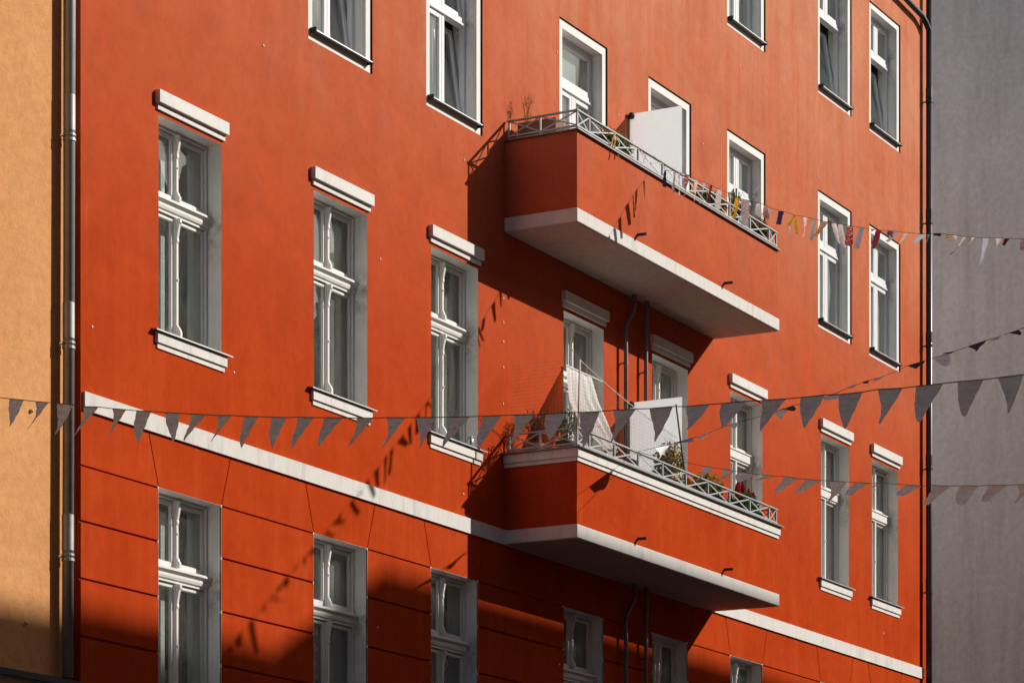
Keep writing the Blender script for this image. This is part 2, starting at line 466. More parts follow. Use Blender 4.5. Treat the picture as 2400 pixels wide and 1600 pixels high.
# recessed backing behind the rusticated panels of the lower storey
w = MB()
grid_wall(w, 0, U1, 0.0, 7.871, .02, [(c-HW, c+HW, V1, T1) for c in UC])
w.add([(0,.02,0),(0,12,0),(0,12,7.871),(0,.02,7.871)], [(0,1,2,3)])
w.add([(0,12,0),(U1,12,0),(U1,12,7.871),(0,12,7.871)], [(0,1,2,3)])
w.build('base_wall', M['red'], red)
MB().add([(U1,.0,12.5),(U1,12,12.5),(U1,12,VT),(U1,.0,VT)], [(3,2,1,0)]).build('gable', M['gable'], red)  # unseen end wall, kept pale as a reflector for the grey wall
MB().add([(U1,.0,0),(U1,12,0),(U1,12,12.5),(U1,.0,12.5)], [(3,2,1,0)]).build('lower_gable_dimmer', M['gable_dimmer'], red)  # added dark lower half, out of view, cuts bounce onto the grey wall
MB().prism_x([(-.25,VT),(-.25,VT+.18),(6,VT+2.6),(12.2,VT+.1),(12.2,VT)], -.05, U1+.05).build('roof', M['roof'], red)
MB().prism_x([(.0,VT-.45),(-.1,VT-.4),(-.1,VT-.25),(-.22,VT-.12),(-.22,VT-.003),(0,VT-.003)], 0, U1).build('cornice', M['white_trim'], red)
MB().box(.034, 22.82, -.028, .01, 7.872, 8.05).build('string_course', M['slab_edge'], red)

# rusticated panels
G = .011
courses = [7.344, 6.808, 6.258, 5.706, 5.155, 4.605]
edges = [0.0] + [x for c in UC for x in (c-HW, c+HW)] + [U1]
bays = [(edges[k], edges[k+1]) for k in range(0, len(edges), 2)]
def panel(poly):
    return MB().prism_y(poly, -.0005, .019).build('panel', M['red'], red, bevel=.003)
for a, b in bays:
    for k in range(len(courses)-1):
        t, bt = courses[k]-G, courses[k+1]+G
        # below the window sills a bay simply runs on to the opening edge
        panel([(a,bt),(b,bt),(b,t),(a,t)])
TOPV = 7.871
SP = .17
for c in UC:
    panel([(c-HW+G*.5,T1+.0),(c+HW-G*.5,T1+.0),(c+HW+SP-G*.5,TOPV-.002),(c-HW-SP+G*.5,TOPV-.002)])
for k, (a, b) in enumerate(bays):
    l0, l1 = (a+G*.5, a+SP+G*.5) if k > 0 else (a, a)
    r0, r1 = (b-G*.5, b-SP-G*.5) if k < len(bays)-1 else (b, b)
    panel([(l0,courses[0]+G*.4),(r0,courses[0]+G*.4),(r1,TOPV-.002),(l1,TOPV-.002)])
for c in UC:                                # under-sill panel of the lowest row
    panel([(c-HW,courses[-1]+G),(c+HW,courses[-1]+G),(c+HW,V1-.19),(c-HW,V1-.19)])
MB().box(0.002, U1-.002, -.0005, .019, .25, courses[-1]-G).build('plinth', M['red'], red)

# ---- old timber windows -------------------------------------------------
def old_window_meshes(H, ornate=True):
    d = {}
    zt = H-.795
    d['reveal'] = MB().box(-HW-.01,-HW,.0006,.42,0,H).box(HW,HW+.01,.0006,.42,0,H).box(-HW-.01,HW+.01,.0006,.42,H,H+.01).box(-HW,HW,.05,.42,-.012,0).mesh('reveal', M['reveal'])
    f = MB().ring(-HW+.002,HW-.002,.002,H-.002,.030,.175,.245)
    f.ring(-HW+.012,HW-.012,.012,H-.012,.022,.164,.176)
    d['window'] = f.mesh('window', M['frame'], bevel=.003)
    tr = [(.22,zt-.07),(.165,zt-.07),(.165,zt-.045),(.148,zt-.038),(.14,zt-.012),(.14,zt+.018),(.118,zt+.03),(.105,zt+.04),(.105,zt+.06),(.118,zt+.07),(.22,zt+.075)]
    d['transom'] = MB().prism_x(tr, -HW+.003, HW-.003).mesh('transom', M['frame'])
    if not ornate:
        tr = [(.22,zt-.075),(.155,zt-.075),(.155,zt-.05),(.135,zt-.045),(.135,zt+.06),(.12,zt+.065),(.12,zt+.08),(.22,zt+.085)]
        d['transom'] = MB().prism_x(tr, -HW+.003, HW-.003).mesh('transom', M['frame'])
    z0, z1 = zt+.086, H-.012
    up = [(.2,z0),(.122,z0),(.122,z0+.05),(.138,z0+.07),(.143,z0+.09),(.158,z0+.11),(.158,z1-.26),(.149,z1-.245),(.149,z1-.225),(.154,z1-.21),(.14,z1-.15),(.128,z1-.08),(.12,z1-.06),(.12,z1-.02),(.2,z1-.02)]
    z2, z3 = .03, zt-.077
    lo = [(.2,z2),(.11,z2),(.11,z2+.09),(.13,z2+.13),(.158,z2+.17),(.158,z3-.25),(.149,z3-.235),(.149,z3-.215),(.154,z3-.20),(.142,z3-.13),(.128,z3-.06),(.115,z3-.045),(.115,z3-.004),(.2,z3-.004)]
    m = MB().box(-.026,.026,.172,.244,.033,zt-.08).box(-.026,.026,.172,.244,zt+.09,H-.033)
    if ornate:
        m.prism_x(up, -.018, .018).prism_x(lo, -.018, .018)
    else:
        m.box(-.024, .024, .158, .1725, .038, zt-.08).box(-.024, .024, .158, .1725, zt+.09, H-.038)
    m.tube([(0,.16,z2+.62),(0,.145,z2+.62)], .012, 8).tube([(0,.16,(z0+z1)/2),(0,.147,(z0+z1)/2)], .01, 8)
    d['mullion'] = m.mesh('mullion', M['frame'], bevel=.002)
    sx0, sx1 = .0285, HW-.0325
    for k, (za, zb) in (('lo', (.04, zt-.079)), ('up', (zt+.089, H-.04))):
        s = MB().ring(sx0, sx1, za, zb, .036, .19, .232, bb=.048)
        s.ring(sx0+.036, sx1-.036, za+.048, zb-.036, .007, .198, .225)
        d['sash_'+k] = s.mesh('sash', M['frame'], bevel=.003)
        d['pane_'+k] = MB().box(sx0+.037, sx1-.037, .209, .214, za+.049, zb-.037).mesh('pane', M['glass'])
    i = MB().ring(-HW+.003,HW-.003,.003,H-.003,.06,.345,.385).box(-.035,.035,.34,.384,.06,H-.06).box(-HW+.06,-.036,.346,.384,zt-.04,zt+.04).box(.036,HW-.06,.346,.384,zt-.04,zt+.04)
    d['inner_frame'] = i.mesh('inner_frame', M['frame'])
    d['sill'] = MB().prism_x([(.17,.022),(.16,.03),(-.066,-.004),(-.066,-.018),(-.058,-.018),(-.058,-.014),(.16,.014)], -.68, .68).mesh('sill', M['sill_metal'])
    a = MB().box(-.62,.62,-.036,.004,-.126,-.0195).box(-.6,.6,-.016,.004,-.18,-.1265)
    d['apron'] = a.mesh('apron', M['white_trim'], bevel=.002)
    a = MB().box(-.62,.62,-.06,.004,H+.108,H+.235).box(-.6,.6,-.024,.004,H+.045,H+.1075)
    d['lintel'] = a.mesh('lintel', M['white_trim'], bevel=.002)
    d['interior'] = MB().add([(-1,.425,-.3),(1,.425,-.3),(1,.425,H+.3),(-1,.425,H+.3),(-1,2.6,-.3),(1,2.6,-.3),(1,2.6,H+.3),(-1,2.6,H+.3)],
                             [(4,5,6,7),(0,1,5,4),(1,2,6,5),(2,3,7,6),(3,0,4,7)]).mesh('interior', M['room'])
    return d

def curtain_mesh(x0, x1, z0, z1, y, waves, amp, mat):
    n, v, f = 40, [], []
    ph = random.random()*6
    for k in range(n+1):
        t = k/n; x = x0 + (x1-x0)*t
        yy = y + amp*math.sin(t*waves*6.28+ph) + amp*.5*math.sin(t*waves*2.3*6.28+ph*2)
        v += [(x, yy, z0), (x + .01*math.sin(t*9), y + amp*.5*math.sin(t*waves*6.28+ph), z1)]
    for k in range(n): f.append((2*k, 2*k+2, 2*k+3, 2*k+1))
    return MB().add(v, f).mesh('curtain', mat, smooth=True)

OLD = old_window_meshes(T2-V2)
OLD_PLAIN = old_window_meshes(T2-V2, False)
OLD_DOOR = old_window_meshes(T2-DOOR2)
H0 = T2-V2
CURT = {
    'full': [curtain_mesh(-.6, .6, -.1, H0+.1, .275, 9, .012, M['sheer'])],
    'pale': [curtain_mesh(-.6, .6, -.1, H0+.1, .27, 7, .012, M['sheer'])],
    'sides': [curtain_mesh(.26, .62, -.1, H0+.1, .46, 3, .025, M['pale_curtain']), curtain_mesh(-.6, -.25, -.1, H0+.1, .46, 3, .025, M['pale_curtain'])],
    'right': [curtain_mesh(.34, .62, -.1, H0+.1, .50, 3, .025, M['sheer'])],
    'half': [curtain_mesh(-.6, .6, -.1, H0*.5, .41, 8, .012, M['pale_curtain'])],
    'none': [],
}
WHAND = MB().box(-.012,.012,.18,.192,0,.1).box(-.009,.009,.15,.182,.06,.08).mesh('handle', M['dark_metal'])
def old_window(col, row, curtain, door=False):
    d = OLD_DOOR if door else (OLD_PLAIN if row == 2 and col >= 5 else OLD)
    z = DOOR2 if door else (V2 if row == 2 else V1)
    wn_ = inst('window', d['window'], red, (UC[col], 0, z))
    for k in ('reveal', 'transom', 'mullion', 'inner_frame', 'interior'):
        if k == 'inner_frame' and curtain in ('full', 'pale'): continue
        inst(k, d[k], wn_)
    if not door: inst('sill', d['sill'], wn_)
    if row == 2:
        inst('lintel', d['lintel'], wn_)
    if not door: inst('apron', d['apron'], wn_)
    off = HW-.0325+.0285
    for k in ('lo', 'up'):
        for x in (0, -off):
            s = inst('sash', d['sash_'+k], wn_, (x, 0, 0))
            inst('pane', d['pane_'+k], wn_, (x, random.uniform(-.001, .001), 0), (R(random.uniform(-.35, .12)), 0, R(random.uniform(-.3, .3))))
    for c in CURT[curtain]:
        inst('curtain', c, wn_, (0, 0, z*0))
    return wn_
C2 = ['right', 'full', 'full', 'none', 'half', 'pale', 'pale', 'pale']
C1 = ['right', 'full', 'right', 'half', 'none', 'half', 'none', 'none']
for i in range(8):
    old_window(i, 2, C2[i], door=i in (3, 4))
    old_window(i, 1, C1[i])

# ---- newer windows with flat surrounds ------------------------------------
def new_window_meshes(H, single_top=False, single_low=False):
    d = {}
    zt = H-.62
    d['surround'] = MB().ring(-.671, .671, -.11, H+.109, .111, .02, .06).mesh('surround', M['new_trim'])
    d['reveal'] = MB().box(-HW-.01,-HW,.0605,.34,0,H).box(HW,HW+.01,.0605,.34,0,H).box(-HW-.01,HW+.01,.0605,.34,H,H+.01).box(-HW,HW,.0605,.34,-.012,0).mesh('reveal', M['reveal'])
    d['window'] = MB().ring(-HW+.002,HW-.002,.002,H-.002,.05,.165,.235).mesh('window', M['upvc'], bevel=.004)
    t = MB().box(-HW+.05,HW-.05,.15,.234,zt-.05,zt+.05).box(-HW+.05,HW-.05,.135,.151,zt-.045,zt-.015)
    d['transom'] = t.mesh('transom', M['upvc'], bevel=.004)
    m = MB()
    if not single_low: m.box(-.03,.03,.158,.234,.052,zt-.051)
    if not single_top: m.box(-.03,.03,.158,.234,zt+.051,H-.052)
    d['mullion'] = m.mesh('mullion', M['upvc'], bevel=.003)
    def sash(x0, x1, z0, z1):
        s = MB().ring(x0, x1, 0, z1-z0, .058, -.025, .035).ring(x0+.05, x1-.05, .05, z1-z0-.05, .012, -.012, .022)
        return s.mesh('sash', M['upvc'], bevel=.004), MB().box(x0+.059, x1-.059, -.002, .006, .059, z1-z0-.059).mesh('pane', M['glass_new'])
    d['lo'] = (sash(-HW+.052 if single_low else .032, HW-.052, .054, zt-.053), .054)
    d['up'] = (sash(-HW+.052 if single_top else .032, HW-.052, zt+.053, H-.054), zt+.053)
    d['sill'] = MB().prism_x([(.16,.02),(.15,.03),(-.055,.0),(-.055,-.012),(.15,.014)], -.59, .59).mesh('sill', M['sill_metal'])
    d['sill_end'] = MB().box(-.006,.006,-.06,.05,-.022,.03).mesh('sill_end', M['dark_metal'])
    d['interior'] = OLD['interior']
    return d
HN = TR1-TR0-.22
NEW = new_window_meshes(HN)
NEW_WIDE = new_window_meshes(HN, False, True)
NEW_DOOR = new_window_meshes(TR1-DOOR3-.22, True)
NC = {
    'pale': [curtain_mesh(-.6, .6, -.1, HN+.1, .30, 8, .012, M['pale_curtain'])],
    'left': [curtain_mesh(-.6, -.02, -.1, HN+.1, .30, 4, .012, M['pale_curtain']), curtain_mesh(.3, .6, -.1, HN+.1, .55, 4, .02, M['sheer'])],
    'deep': [curtain_mesh(-.6, .6, -.1, HN+.1, .62, 8, .02, M['pale_curtain'])],
    'blind': [MB().box(-.5, .30, .27, .276, 1.3, 2.72).mesh('blind', M['blind'])],
    'none': [],
}
def new_window(col, zbot, curtain, tilt=0.0, door=False, tilt_up=0.0, wide=False):
    d = NEW_DOOR if door else (NEW_WIDE if wide else NEW)
    wn_ = inst('window', d['window'], red, (UC[col], 0, zbot+.11))
    for k in ('surround', 'reveal', 'transom', 'mullion', 'interior'):
        if door and k == 'surround':
            inst(k, d[k], wn_)
        else: inst(k, d[k], wn_)
    if not door:
        inst('sill', d['sill'], wn_); inst('sill_end', d['sill_end'], wn_, (-.5965,0,0)); inst('sill_end', d['sill_end'], wn_, (.5965,0,-.006))
    for k in ('lo', 'up'):
        (s, p), z = d[k]
        for x, side in ((0, 1), (-(HW-.052+.032), 0)):
            if side == 0 and ((k == 'up' and door) or (k == 'lo' and wide)): continue
            tl = (tilt if k == 'lo' else tilt_up) if side else 0
            yy = .185 if tl == 0 else .205
            inst('sash', s, wn_, (x, yy, z), (-tl, 0, 0))
            inst('pane', p, wn_, (x, yy, z), (-tl, 0, 0))
    for c in NC[curtain]:
        inst('curtain', c, wn_)
    return wn_
new_window(0, TR0, 'pale')
new_window(1, TR0, 'left', R(7.5), tilt_up=R(6))
new_window(2, TR0, 'left', R(7.5), tilt_up=R(6))
new_window(3, DOOR3, 'blind', door=True)
new_window(4, DOOR3, 'none', door=True)
new_window(5, TR0, 'pale'); new_window(6, TR0, 'pale'); new_window(7, TR0, 'pale')
new_window(5, F0, 'pale'); new_window(6, F0, 'deep', R(9), wide=True); new_window(7, F0, 'deep', R(9), wide=True)

# ---- balconies --------------------------------------------------------------
B0, B1, BW = 8.545, 14.575, .975
def balcony(slab0, slab1, top, banded):
    p = MB()
    p.box(B0, B1, -BW, -BW+.13, slab1, top)
    p.box(B0, B0+.13, -BW+.13, .01, slab1, top)
    p.box(B1-.13, B1, -BW+.13, .01, slab1, top)
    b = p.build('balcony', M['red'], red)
    MB().box(B0-.02, B1+.05, -BW-.012, -.0005, slab0, slab1-.0005).build('slab', M['slab_edge'], b, bevel=.006)
    MB().box(B0+.0, B1+.03, -BW+.01, -.004, slab0-.006, slab0+.01).build('soffit', M['soffit'], b)
    if banded:
        for nm, a, c, o in (('band', top-.155, top-.105, .018), ('band', top-.1045, top, .036)):
            q = MB()
            q.box(B0-o, B1+o, -BW-o, -BW-.0005, a, c).box(B0-o, B0-.0005, -BW, .003, a, c).box(B1+.0005, B1+o, -BW, .003, a, c)
            q.build(nm, M['white_trim'], b)
    o = .075 if banded else .036
    c = MB().box(B0-o, B1+o, -BW-o, -BW+.16, top+.001, top+.018)
    c.box(B0-o, B0+.16, -BW+.16, -.001, top+.001, top+.018).box(B1-.16, B1+o, -BW+.16, -.001, top+.001, top+.018)
    c.build('cap', M['cap'], b)
    # railing
    yr = -BW+.01; z0, z1 = top+.06, top+.245
    xs = [B0+.02, B0+.34, B0+1.02, B0+1.69, B0+2.39, B0+3.09, B0+3.77, B0+4.45, B0+5.12, B0+5.76, B1-.02]
    MB().bar((B0-.01, yr, z1), (B1+.01, yr, z1), .016, .04).build('top_rail', M['rail'], b)
    MB().bar((B0, yr, z0), (B1, yr, z0), .02, .03).build('bottom_rail', M['rail'], b)
    pm = MB().box(-.011,.011,-.011,.011,top+.01,z1+.004).mesh('post', M['rail'])
    for x in xs: inst('post', pm, b, (x, yr, 0))
    for a, c in zip(xs, xs[1:]):
        MB().bar((a+.012, yr-.006, z0+.01), (c-.012, yr-.006, z1-.01), .017, .006).build('brace', M['rail'], b)
        MB().bar((a+.012, yr+.006, z1-.01), (c-.012, yr+.006, z0+.01), .017, .006).build('brace', M['rail'], b)
    for xx in (B0+.02, B1-.02):
        MB().bar((xx, yr+.02, z1), (xx, -.02, z1), .016, .04).build('top_rail', M['rail'], b)
        MB().bar((xx, yr+.02, z0), (xx, -.02, z0), .02, .03).build('bottom_rail', M['rail'], b)
        for y in (-.05, -.47): inst('post', pm, b, (xx, y, 0))
        for a, c in ((yr, -.47), (-.47, -.05)):
            MB().bar((xx-.006, a+.012, z0+.01), (xx-.006, c-.012, z1-.01), .017, .006).build('brace', M['rail'], b)
            MB().bar((xx+.006, a+.012, z1-.01), (xx+.006, c-.012, z0+.01), .017, .006).build('brace', M['rail'], b)
    for x in (10.2, 12.82):
        MB().tube([(x, -BW+.02, slab1+.078), (x, -BW-.125, slab1+.074)], .019, 10).build('drain_spout', M['dark_metal'], b, smooth=False)
    return b
bal_lo = balcony(7.886, 8.048, 8.955, True)
bal_up = balcony(11.648, 11.812, 12.735, False)

# drain pipes under the balconies
def smooth_path(pts, n=5):
    out = []
    P_ = [Vector(p) for p in pts]
    for i in range(len(P_)-1):
        a, b, c, d = P_[max(i-1,0)], P_[i], P_[i+1], P_[min(i+2,len(P_)-1)]
        for k in range(n):
            t = k/n
            out.append(.5*((2*b)+(c-a)*t+(2*a-5*b+4*c-d)*t*t+(3*b-a-3*c+d)*t**3))
    out.append(P_[-1])
    return out
for zt, zb in ((11.645, 8.06), (7.883, 4.7)):
    for u, bend in ((11.70, .22), (12.30, .0)):
        pts = [(u+bend,-.10,zt),(u+bend,-.10,zt-.14),(u+bend*.75,-.095,zt-.26),(u+bend*.2,-.085,zt-.40),(u,-.08,zt-.52),(u,-.08,zt-.7)] if bend else [(u,-.09,zt),(u,-.085,zt-.3),(u,-.08,zt-.7)]
        pp = smooth_path(pts) + [Vector((u,-.08,zb))]
        d = MB().tube(pp, .027, 12).build('drain_pipe', M['pipe_grey'], red, smooth=True)
        MB().tube([(u+bend,-.10 if bend else -.09,zt),(u+bend,-.10 if bend else -.09,zt-.09)], .036, 12).build('collar', M['pipe_grey'], d)
        for z in (zt-.95, zt-2.2):
            MB().tube([(u,-.08,z),(u,-.08,z+.03)], .032, 12).box(u-.01,u+.01,-.08,.0,z+.008,z+.022).build('clamp', M['pipe_grey'], d)

# right-hand downpipe and the branch that joins it at the top
d = MB().tube([(22.86,-.10,.2),(22.86,-.10,VT-.5)], .052, 14).build('downpipe', M['pipe_dark'], red, smooth=True)
for z in (17.24, 15.27, 13.28, 11.28, 9.28, 7.28):
    MB().tube([(22.86,-.10,z-.02),(22.86,-.10,z+.02)], .062, 14).box(22.85,22.87,-.10,.0,z-.008,z+.008).build('clamp', M['pipe_dark'], d)
    MB().tube([(22.86,-.10,z+.05),(22.86,-.10,z+.22)], .057, 24).build('sleeve', M['pipe_dark'], d)
br = smooth_path([(14.5,-.10,19.3),(18.5,-.10,18.82),(21.85,-.10,18.575),(22.55,-.10,18.525),(22.84,-.10,18.40)], 6)
MB().tube(br, .046, 12).build('branch_pipe', M['pipe_dark'], d, smooth=True)

# pale wall anchors left in the plaster
an = MB().lathe([(.013,0),(.013,.006),(.006,.009)], 0, 0, 8).mesh('wall_anchor', M['cord_white'])
for u, v in ((.18,8.7),(2.64,8.76),(5.6,10.63),(8.50,10.84),(8.50,10.55),(7.51,8.32),(8.5,10.01),(8.49,9.57),(8.5,10.32),(9.91,14.22),(15.51,15.69),(14.26,14.25),(11.64,13.92),(12.49,10.72),(21.09,8.4),(18.38,14.87),(7.53,12.25),(9.97,6.61),(5.54,6.5),(3.2,12.3)):
    inst('wall_anchor', an, red, (u, -.0008, v), (R(90), 0, 0))

# ------------------------------------------------------------------ orange neighbour
orange = thing('plaster_building', 'orange roughcast building left of the red one, set slightly back', 'building', (-8, .12, 0))
w = MB()
w.add([(-22,.12,0),(0,.12,0),(0,.12,21.6),(-22,.12,21.6),(-22,12,0),(-22,12,21.6)], [(0,1,2,3),(0,3,5,4)])
o = w.build('wall', M['orange'], orange); o.location = (8, -.12, 0)
o = MB().prism_x([(.119,5.05),(.03,5.10),(.0,5.18),(-.01,5.235),(.119,5.225)], -22, -.005).build('ledge', M['house_b'], orange); o.location = (8, -.12, 0)
o = MB().prism_x([(.118,5.30),(.118,5.285),(-.03,5.238),(-.03,5.205),(-.036,5.205),(-.036,5.262)], -22, -.004).build('flashing', M['pipe_dark'], orange); o.location = (8, -.12, 0)
def lp(z): return -.128-.006*(12-z)
d = MB().tube([(lp(5.29),.03,5.29),(lp(21),.03,21)], .055, 16).build('downpipe', M['zinc'], orange, smooth=True); d.location = (8, -.12, 0)
for z in (10.42, 8.44, 6.42, 12.4):
    MB().tube([(lp(z),.03,z+.08),(lp(z),.03,z+.42)], .0575, 28).build('sleeve', M['zinc'], d)
    MB().tube([(lp(z),.03,z-.02),(lp(z),.03,z+.006)], .063, 16).tube([(lp(z),.03,z+.03),(lp(z),.03,z+.05)], .062, 16).tube([(lp(z)-.05,.04,z+.01),(lp(z)-.11,.06,z+.012)], .008, 6).build('clamp', M['zinc'], d)
MB().prism_x([(-.1,21.6),(-.1,21.8),(6,24),(12,21.8),(12,21.6)], -22, -.06).build('roof', M['roof'], orange, (8, -.12, 0))
an2 = MB().lathe([(.02,0),(.018,.02),(.008,.03)], 0, 0, 8).mesh('wall_anchor', M['cream_pot'])
for u, v in ((-.62,7.75),(-.7,5.75)):
    inst('wall_anchor', an2, orange, (u+8, -.0008, v), (R(90), 0, 0))

# ------------------------------------------------------------------ grey neighbour across the gap
grey = thing('blank_building', 'grey mauve rendered blank gable wall behind the right downpipe', 'building', (31, 0, 0))
MB().box(0, 18, 0, 26, 0, 25).build('wall', M['grey_wall'], grey)
MB().box(-.08, 18.05, -.05, 26.05, 25.0005, 25.2).build('parapet', M['cap'], grey)

# ------------------------------------------------------------------ houses across the street (they throw the shade)
D = 20.3
def far_house(name, label, x0, x1, poly, mat, cols, sill0, rows):
    h = thing(name, label, 'building', ((x0+x1)/2, -D, 0))
    dx = -(x0+x1)/2
    MB().prism_y([(x+dx, z) for x, z in poly], -11, 0).build('wall', mat, h)
    fm = MB().ring(-.62,.62,0,2.1,.11,-.02,.05).ring(-.51,.51,.11,1.99,.06,-.02,.03).box(-.03,.03,-.02,.03,.11,1.99).box(-.75,.75,-.02,.09,-.08,-.001).mesh('window', M['white_trim'])
    pm = MB().box(-.5,.5,-.01,.012,.12,1.98).mesh('pane', M['dark_glass'])
    for c in cols:
        for r in range(rows):
            wi = inst('window', fm, h, (c+dx, .0215, sill0+r*3.6))
            inst('pane', pm, wi)
    return h
HA = 5.80+.765*D
HB = 7.02+.765*D
a = far_house('townhouse', 'cream townhouse with the lower eaves across the street', -40, 22.55, [(-40,0),(22.55,0),(22.55,HA),(-40,HA)], M['house_a'], [-18+2.6*k for k in range(15)], 5.0, 4)
MB().box(-40-(-40+22.55)/2, 22.55-(-40+22.55)/2, -10, .25, HA-.35, HA-.0).build('eaves', M['cap'], a)
b = far_house('townhouse', 'ochre townhouse with the higher roof line across the street', 22.6, 85, [(22.6,0),(85,0),(85,HB),(24.75,HB),(22.6,HA+.05)], M['house_b'], [25+2.6*k for k in range(20)], 5.0, 5)
tb = (22.6+85)/2
MB().box(24.9-tb, 85-tb, -10, .2, HB-.3, HB-.0).build('eaves', M['cap'], b)

# ------------------------------------------------------------------ bunting
def catenary(a_, b_, ws, vs_fn):
    return [(a_ + b_*w_, -w_, vs_fn(w_)) for w_ in ws]

def pennant(name, parent, mat, a_, b_, row, blunt=.12, billow=.02, seed=0, curl=0.0):
    rnd = random.Random(seed)
    w0, v0, w1, v1, wt, vt = row
    nu, nt_ = 7, 16
    vs, fs = [], []
    nrm = Vector((1, b_, 0)).normalized()       # across the string's plane
    ph, ph2 = rnd.uniform(0, 6), rnd.uniform(0, 6)
    for j in range(nt_+1):
        t = j/nt_
        k = 1-t*(1-blunt)
        # the tail is blown sideways: edges bow a little
        bow = math.sin(t*math.pi)*rnd.uniform(-.0, .0)
        cw0 = (w0+w1)/2; cv0 = (v0+v1)/2
        cw = cw0 + (wt-cw0)*(t**1.15); cv = cv0 + (vt-cv0)*t
        for i in range(nu+1):
            s = i/nu - .5
            w_ = cw + (w1-w0)*s*k; v_ = cv + (v1-v0)*s*k + .004*math.sin(s*9+ph)*t
            off = billow*(math.sin(t*2.6+s*k*2.2+ph)-math.sin(s*k*2.2+ph)) + .0045*math.sin(t*19+ph2+s*k*4)*min(1, t*4)*(.4+.6*k)
            p = Vector((a_+b_*w_, -w_, v_)) + nrm*off
            vs.append(p)
    for j in range(nt_):
        for i in range(nu):
            q = j*(nu+1)+i
            fs.append((q, q+1, q+nu+2, q+nu+1))
    o = MB().add(vs, fs).build(name, mat, parent, smooth=True)
    return o

def rope(parent, pts, r=.0035, mat=None):
    return MB().tube(pts, r, 5).build('cord', mat or M['rope'], parent, smooth=True)

def string_thing(label, base, rows, tie):
    return thing('bunting', label, 'bunting')

# grey pennants, nearest to the camera
GA, GB = -3.8636, -.14918
GREY = [(2.42,6.897,2.572,6.866,2.357,6.694),(2.704,6.838,2.845,6.81,2.648,6.623),(2.943,6.792,3.114,6.757,2.878,6.561),(3.225,6.729,3.389,6.704,3.183,6.502),(3.534,6.672,3.682,6.644,3.538,6.437),(3.789,6.622,3.94,6.597,3.785,6.38),(4.09,6.569,4.238,6.543,4.116,6.348),(4.338,6.527,4.502,6.499,4.329,6.315),(4.609,6.479,4.757,6.46,4.6,6.278),(4.875,6.438,5.022,6.416,4.884,6.198),(5.151,6.396,5.295,6.374,5.155,6.174),(5.402,6.363,5.556,6.34,5.377,6.134),(5.649,6.328,5.826,6.303,5.629,6.115),(5.953,6.285,6.115,6.264,5.913,6.062),(6.232,6.252,6.399,6.23,6.205,6.032),(6.503,6.217,6.664,6.197,6.499,6.007),(6.804,6.181,6.981,6.161,6.778,5.964),(7.089,6.15,7.255,6.134,7.063,5.919),(7.358,6.123,7.533,6.104,7.336,5.886),(7.63,6.094,7.81,6.079,7.638,5.919),(7.913,6.069,8.079,6.053,7.902,5.833),(8.187,6.047,8.374,6.031,8.194,5.817),(8.484,6.02,8.672,6.009,8.498,5.802),(8.776,5.995,8.964,5.985,8.756,5.853),(9.053,5.978,9.241,5.968,9.034,5.823),(9.359,5.957,9.549,5.943,9.388,5.747),(9.656,5.937,9.836,5.93,9.652,5.749),(9.939,5.918,10.114,5.911,9.971,5.697),(10.219,5.913,10.403,5.897,10.247,5.687),(10.494,5.895,10.69,5.887,10.521,5.667),(10.788,5.884,10.971,5.873,10.841,5.658),(11.068,5.87,11.242,5.867,11.132,5.644)]
def interp_v(rows):
    pts = sorted([(r[0], r[1]) for r in rows] + [(r[2], r[3]) for r in rows])
    def fn(w_):
        if w_ <= pts[0][0]: (a0,b0),(a1,b1) = pts[0], pts[4]
        elif w_ >= pts[-1][0]: return None
        else:
            for q in range(len(pts)-1):
                if pts[q][0] <= w_ <= pts[q+1][0]:
                    (a0,b0),(a1,b1) = pts[q], pts[q+1]; break
        return b0 + (b1-b0)*(w_-a0)/max(a1-a0, 1e-6)
    return fn, pts
gfn, gpts = interp_v(GREY)
g = thing('bunting', 'long string of grey cloth pennants sagging across the whole front', 'bunting', (GA, 0, 6.5), 'strings of bunting over the street')
def fix(o, g):                     # children are modelled in world coordinates
    o.location = -g.location
w_end, v_end = 19.9, 7.1
path = [(GA+GB*-.1, .115, 7.46)] + [(GA+GB*x, -x, y) for x, y in gpts] + [(GA+GB*x, -x, 5.867 + .0170*(x-11.242)**2) for x in (12,13,14,15,16,17,18,19,20.25)]
fix(rope(g, path), g)
for q, r in enumerate(GREY):
    fix(pennant('pennant', g, M['grey_cloth'], GA, GB, r, .05 if q < 28 else .1, .03, q), g)
for q in range(9):
    x = 11.4+q*.29; y = lambda x: 5.867+.0170*(x-11.242)**2
    fix(pennant('pennant', g, M['grey_cloth'], GA, GB, (x, y(x), x+.175, y(x+.175), x+.07, y(x)-.22), .1, .03, 50+q), g)
for q in range(7):
    x = .45+q*.285
    yv = lambda x: 6.897+(2.42-x)*.205
    fix(pennant('pennant', g, M['grey_cloth'], GA, GB, (x, yv(x), x+.15, yv(x+.15), x-.06, yv(x)-.2), .05, .03, 80+q), g)

# pale twisted pennants, upper right
PA, PB = 10.17+.82*.98, -.82
PALE = [(1.376,9.15,1.713,9.108,1.545,8.958),(1.88,9.093,2.224,9.066,2.062,9.048),(2.358,9.045,2.753,9.036,2.403,9.009),(2.874,9.036,3.155,9.009,2.977,8.995),(3.829,8.947,4.068,8.937,3.845,8.875),(3.973,8.948,4.171,8.934,4.068,8.913),(4.747,8.876,4.993,8.866,4.784,8.843),(5.206,8.864,5.408,8.855,5.242,8.836),(5.415,8.858,5.543,8.85,5.472,8.833),(5.663,8.835,5.9,8.824,5.705,8.788),(6.13,8.832,6.401,8.809,6.174,8.806),(6.573,8.795,6.771,8.778,6.619,8.705),(6.775,8.777,6.878,8.774,6.813,8.762),(7.056,8.766,7.33,8.751,7.162,8.70),(7.477,8.738,7.653,8.729,7.502,8.697),(7.659,8.727,7.779,8.721,7.707,8.705)]
